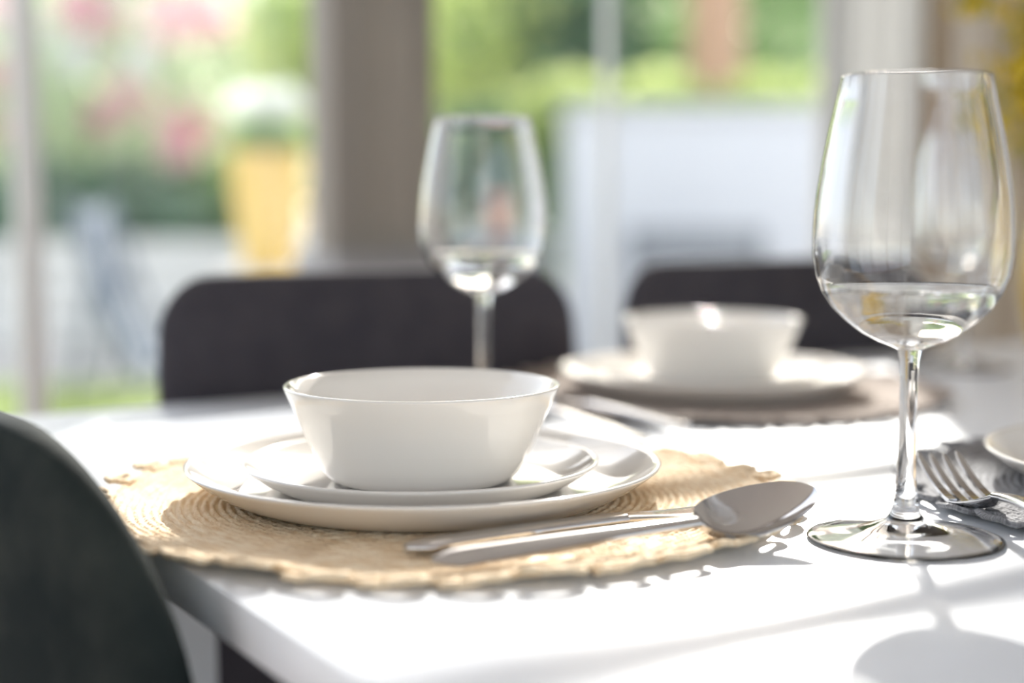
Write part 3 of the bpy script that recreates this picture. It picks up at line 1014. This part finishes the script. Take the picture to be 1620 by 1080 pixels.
shrub('oleander', gpos(-20, 12.0), 3.2, (1.0, 0.8, 1.5), M['leaf_pale'], 1300, 0.10, 1, 'pink flowering shrub at the left edge of the garden view', 'shrub', GB,
      flowers=(M['pink'], [fl_at(10, 15, 11.3, .26), fl_at(-20, 120, 11.3, .22), fl_at(25, 200, 11.3, .14)], 0.07, 80), crown_z=1.75)
shrub('oleander', gpos(140, 11.8), 3.2, (1.0, 0.8, 1.5), M['leaf_pale'], 1300, 0.10, 2, 'pink flowering shrub right of the slim white window bar', 'shrub', GB,
      flowers=(M['pink'], [fl_at(160, 30, 11, .26), fl_at(205, 150, 11, .20), fl_at(120, 10, 11, .2), fl_at(160, 190, 11, .13)], 0.07, 85), crown_z=1.8)
shrub('oleander', gpos(285, 11.6), 3.2, (0.95, 0.8, 1.5), M['leaf_pale'], 1300, 0.10, 3, 'pink flowering shrub beside the yellow pot', 'shrub', GB,
      flowers=(M['pink'], [fl_at(275, 30, 10.8, .28), fl_at(300, 200, 10.8, .26), fl_at(335, 30, 10.8, .2), fl_at(285, 235, 10.8, .16)], 0.07, 90), crown_z=1.8)
for (px_, py_, rr_, lab) in ((45, 55, .17, 'white flowering spray at the top left beside the slim window bar'), (125, 90, .16, 'white flowering spray right of the slim window bar'), (222, 95, .14, 'white flowering spray between the pink clusters')):
    q_ = gpos(px_, 10.72); top_ = at(px_, py_, 10.72)
    wr = empty('white_spray', q_)
    mesh_obj('stem', *tube_geo([(0, 0, 0), (0.03, 0, 1.0), tuple(top_ - q_)], [0.02, 0.014, 0.006], 6), M['leaf_green'], wr)
    mesh_obj('flower_head', *leaf_cloud(80, top_ - q_, (rr_, rr_, rr_), 0.06, int(px_), 0.2), M['white_petal'], wr, False)
    tag(wr, lab, 'flower', 'white sprays')
shrub('shrub', gpos(60, 11.0), 1.3, (0.8, 0.5, 0.55), M['leaf_dark'], 1600, 0.09, 5, 'dark green shrub low behind the stone wall on the left', 'shrub', GB)
shrub('shrub', gpos(230, 11.0), 1.25, (0.7, 0.5, 0.5), M['leaf_dark'], 1500, 0.09, 6, 'dark green shrub low behind the stone wall near the pot', 'shrub', GB)
shrub('shrub', gpos(345, 11.1), 1.25, (0.5, 0.4, 0.5), M['leaf_green'], 1100, 0.09, 16, 'mid green shrub behind the stone wall beside the pier', 'shrub', GB)
shrub('garden_tree', gpos(462, 10.8), 3.2, (0.33, 0.33, 0.62), M['leaf_lime'], 900, 0.08, 7, 'yellow green tree left of the taupe pier', 'tree', GB, crown_z=at(462, 45, 10.8).z)

# yellow pot with white flowers on a stone pedestal
pp = at(424, 330, 5.0)
z_bot, z_top = at(424, 428, 5.0).z, at(424, 240, 5.0).z
ped = empty('pedestal', Vector((pp.x, pp.y, gz - 0.10)))
hz = z_bot - (gz - 0.10)
box('base_slab', (0, 0, 0.03), (0.34, 0.34, 0.06), M['stone'], ped, 0.006)
box('shaft', (0, 0, (hz - 0.04 + 0.06) / 2), (0.24, 0.24, hz - 0.10), M['stone'], ped, 0.006)
box('cap_slab', (0, 0, hz - 0.02), (0.30, 0.30, 0.04), M['stone'], ped, 0.006)
tag(ped, 'pale stone pedestal carrying the yellow pot', 'pedestal')
hp = z_top - z_bot
pot = lathe('flower_pot', [(0, 0), (0.075, 0), (0.085, 0.01), (0.10, hp * 0.35), (0.118, hp * 0.7), (0.120, hp * 0.9), (0.128, hp * 0.93), (0.128, hp), (0.114, hp), (0.108, hp * 0.9), (0.09, hp * 0.85), (0, hp * 0.84)], M['yellow_pot'], None, 40, 50)
pot.location = (pp.x, pp.y, z_bot); tag(pot, 'sunlit yellow pot in the garden left of the taupe pier', 'pot')
wf_ = empty('potted_flower', Vector((pp.x, pp.y, z_bot + hp * 0.84)))
mesh_obj('stem', *tube_geo([(0, 0, 0), (0.01, 0, 0.12), (0.0, 0, 0.24)], 0.012, 8), M['leaf_green'], wf_)
mesh_obj('foliage', *leaf_cloud(160, (0, 0, 0.10), (0.12, 0.12, 0.07), 0.05, 31, 0.1), M['leaf_green'], wf_, False)['kind'] = 'stuff'
c_ = at(424, 165, 5.0) - Vector(wf_.location)
mesh_obj('flower_head', *leaf_cloud(230, c_, (0.135, 0.11, 0.05), 0.032, 33, 0.1), M['white_petal'], wf_, False)
tag(wf_, 'white flowering plant growing in the yellow pot', 'plant')

# reclining blue grey deck chair on the lawn edge
dk = empty('deck_chair', gpos(190, 6.9) + Vector((0, 0, 0.10)))
a0, a1 = at(140, 330, 6.9) - Vector(dk.location), at(245, 585, 6.9) - Vector(dk.location)
Vd, Fd = [], []
for i in range(13):
    f = i / 12
    p = a0.lerp(a1, f); sag = -0.05 * math.sin(math.pi * f)
    for k3, yy in ((0, -0.26), (1, 0.26)):
        for th in (0.0, 0.012): Vd.append((p.x + sag + th, yy, p.z + sag))
for i in range(12):
    a = i * 4; b = a + 4
    Fd += [(a, b, b + 2, a + 2), (a + 1, a + 3, b + 3, b + 1), (a, a + 1, b + 1, b), (a + 2, b + 2, b + 3, a + 3)]
Fd += [(0, 2, 3, 1), (48, 49, 51, 50)]
mesh_obj('canvas_seat', Vd, Fd, M['bluegrey'], dk)
for yy in (-0.29, 0.29):
    mesh_obj('side_rail', *tube_geo([a0 + Vector((0, yy, 0.03)), a1 + Vector((0, yy, 0)), Vector((a1.x + 0.12, yy, 0.02))], 0.02, 8), M['bluegrey'], dk)
    mesh_obj('leg', *tube_geo([a0.lerp(a1, 0.35) + Vector((0, yy, 0)), Vector((a0.x - 0.02, yy, 0.0))], 0.018, 8), M['bluegrey'], dk)
tag(dk, 'reclining blue grey deck chair on the lawn', 'chair')

# --- right view: white wall with trees behind, bench in front
yw = 9.2
wx0, wx1 = at(893, 300, yw).x, at(1500, 300, yw).x
zt = at(950, 168, yw).z
gwl = empty('garden_wall', Vector(((wx0 + wx1) / 2, yw, gz - 0.10)))
box('wall_body', (0, 0, (zt - gz + 0.04) / 2), (wx1 - wx0, 0.22, zt - gz + 0.04), M['whitewash'], gwl, 0.01)
box('coping', (0, 0, zt - gz + 0.07), (wx1 - wx0 + 0.04, 0.28, 0.06), M['whitewash'], gwl, 0.01)
tag(gwl, 'white garden wall seen through the right window', 'wall')
bx0, bx1 = at(1000, 390, 8.2).x, at(1222, 390, 8.2).x
bt = at(1100, 362, 8.2).z
bn = empty('garden_bench', Vector(((bx0 + bx1) / 2, 8.2, gz - 0.10))); bwid = bx1 - bx0; zb = -(gz - 0.10)
for i in range(4):
    box('back_slat', (0, 0.20 + 0.02 * i, 0.50 + zb + (bt - 0.50) * (i + 0.5) / 4), (bwid, 0.025, (bt - 0.50) / 4 - 0.012), M['bench'], bn, 0.004)
for i in range(5):
    box('seat_slat', (0, -0.22 + 0.09 * i, 0.45), (bwid, 0.08, 0.025), M['bench'], bn, 0.004)
for sx in (-1, 1):
    box('rear_leg', (sx * (bwid / 2 - 0.05), 0.25, (bt + zb - 0.02) / 2), (0.05, 0.05, bt + zb - 0.02), M['bench'], bn, 0.004)
    box('front_leg', (sx * (bwid / 2 - 0.05), -0.22, 0.22), (0.05, 0.05, 0.44), M['bench'], bn, 0.004)
tag(bn, 'dark slatted garden bench against the white wall', 'bench')

shrub('garden_tree', gpos(870, 12.6), 3.4, (0.9, 0.7, 0.9), M['leaf_dark'], 1900, 0.11, 41, 'dark round tree behind the white wall', 'tree', GB, crown_z=at(870, 75, 12.6).z)
shrub('garden_tree', gpos(740, 12.2), 3.6, (0.75, 0.7, 1.1), M['leaf_lime'], 1200, 0.10, 42, 'bright lime tree right of the taupe pier', 'tree', GB, crown_z=at(740, 80, 12.2).z)
shrub('garden_tree', gpos(1010, 13.2), 3.6, (0.7, 0.7, 1.2), M['leaf_green'], 1400, 0.10, 43, 'mid green tree between the dark tree and the peach trunk', 'tree', GB, crown_z=at(1010, 40, 13.2).z)
shrub('garden_tree', gpos(1240, 12.8), 3.6, (0.6, 0.7, 1.2), M['leaf_green'], 1300, 0.10, 44, 'mid green tree right of the peach trunk', 'tree', GB, crown_z=at(1240, 60, 12.8).z)
for j, (hx, lab) in enumerate(((905, 'lime green hedge plant above the white wall at its left end'),
                               (1040, 'lime green hedge plant above the white wall left of the trunk'), (1220, 'lime green hedge plant above the white wall right of the trunk'))):
    hp_ = gpos(hx, 9.95)
    shrub('hedge_plant', hp_, 1.7, (0.42, 0.22, 0.22), M['leaf_lime'], 900, 0.06, 50 + j, lab, 'hedge', GB, trunk_r=0.03, crown_z=at(hx, 160, 9.95).z - (gz - 0.10) - 0.05)
tk = empty('garden_tree', gpos(1126, 11.0))
mesh_obj('trunk', *tube_geo([(0, 0, -0.03), (0.02, 0, 1.5), (0.0, 0, 3.0), (-0.05, 0, 4.2)], [0.26, 0.21, 0.19, 0.15], 16), M['bark'], tk)
mesh_obj('foliage', *leaf_cloud(2600, (0, 0, 4.6), (1.3, 1.0, 0.9), 0.11, 61), M['leaf_green'], tk, False)['kind'] = 'stuff'
tag(tk, 'tree with a thick peach coloured trunk behind the white wall', 'tree', GB)

# shaded corner left of the white wall: shrubs, a terracotta pot and a low dark planter box
M['terracotta'] = principled('terracotta', (0.52, 0.20, 0.13), 0.8, noise=(8, (0.44, 0.17, 0.11), 0.4, 0.6))
shrub('shrub', gpos(745, 10.0), 1.5, (0.36, 0.3, 0.62), M['leaf_dark'], 900, 0.08, 71, 'grey green shrub right of the taupe pier, left one', 'shrub', GB, trunk_r=0.03, crown_z=0.95)
shrub('shrub', gpos(840, 10.3), 1.5, (0.34, 0.3, 0.62), M['leaf_green'], 800, 0.08, 72, 'mid green shrub beside the left end of the white wall', 'shrub', GB, trunk_r=0.03, crown_z=0.95)
pbx = at(790, 375, 7.4); zb0 = gz - 0.10
plb = empty('planter_box', Vector((pbx.x, pbx.y, zb0))); hb = pbx.z - zb0
for i in range(4):
    box('front_board', (0, -0.16, hb * (i + 0.5) / 4), (0.50, 0.025, hb / 4 - 0.008), M['bench'], plb, 0.003)
    box('back_board', (0, 0.16, hb * (i + 0.5) / 4), (0.50, 0.025, hb / 4 - 0.008), M['bench'], plb, 0.003)
for sx in (-1, 1): box('side_panel', (sx * 0.24, 0, hb / 2), (0.025, 0.29, hb - 0.008), M['bench'], plb, 0.003)
box('lid', (0, 0, hb + 0.012), (0.52, 0.36, 0.024), M['bench'], plb, 0.003)
tag(plb, 'low dark planter box behind the middle wine glass', 'planter')
tp_ = lathe('terracotta_pot', [(0, 0), (0.055, 0), (0.062, 0.006), (0.082, 0.13), (0.094, 0.132), (0.096, 0.168), (0.086, 0.168), (0.078, 0.13), (0.07, 0.12), (0, 0.12)], M['terracotta'], None, 32, 40)
tp_.location = (at(800, 375, 7.4).x, pbx.y, pbx.z + 0.0245)
tag(tp_, 'terracotta pot on the dark planter box', 'pot')

# far tree line that closes the garden
far = [(-300, 'leaf_green'), (-80, 'leaf_pale'), (120, 'leaf_pale'), (330, 'leaf_pale'), (560, 'leaf_pale'), (760, 'leaf_lime'), (930, 'leaf_pale'), (1120, 'leaf_green'), (1330, 'leaf_pale'), (1560, 'leaf_green')]
far_lab = ['far tree beyond the left frame edge', 'far pale tree behind the leftmost pink shrub', 'far pale tree behind the slim white window bar', 'far pale tree behind the middle pink shrubs',
           'far pale tree hidden mostly by the taupe pier', 'far lime tree right of the taupe pier', 'far pale tree behind the dark round tree', 'far tree behind the peach trunk',
           'far pale tree at the right window edge', 'far tree behind the grey curtain']
for j, ((hx, mm_), lab) in enumerate(zip(far, far_lab)):
    shrub('garden_tree', gpos(hx, 19 + (j % 3)), 4.6, (1.15, 1.0, 1.75), M[mm_], 900, 0.16, 80 + j, lab, 'tree', GB, trunk_r=0.1, crown_z=2.3)

# sunlight is focused through the wine glasses onto the table and what lies on it
for o in bpy.data.objects:
    if o.type != 'MESH': continue
    top = o
    while top.parent: top = top.parent
    if top.name.startswith('wine_glass'): o.cycles.is_caustics_caster = True
    elif top.name.split('.')[0] in ('dining_table', 'placemat'): o.cycles.is_caustics_receiver = True
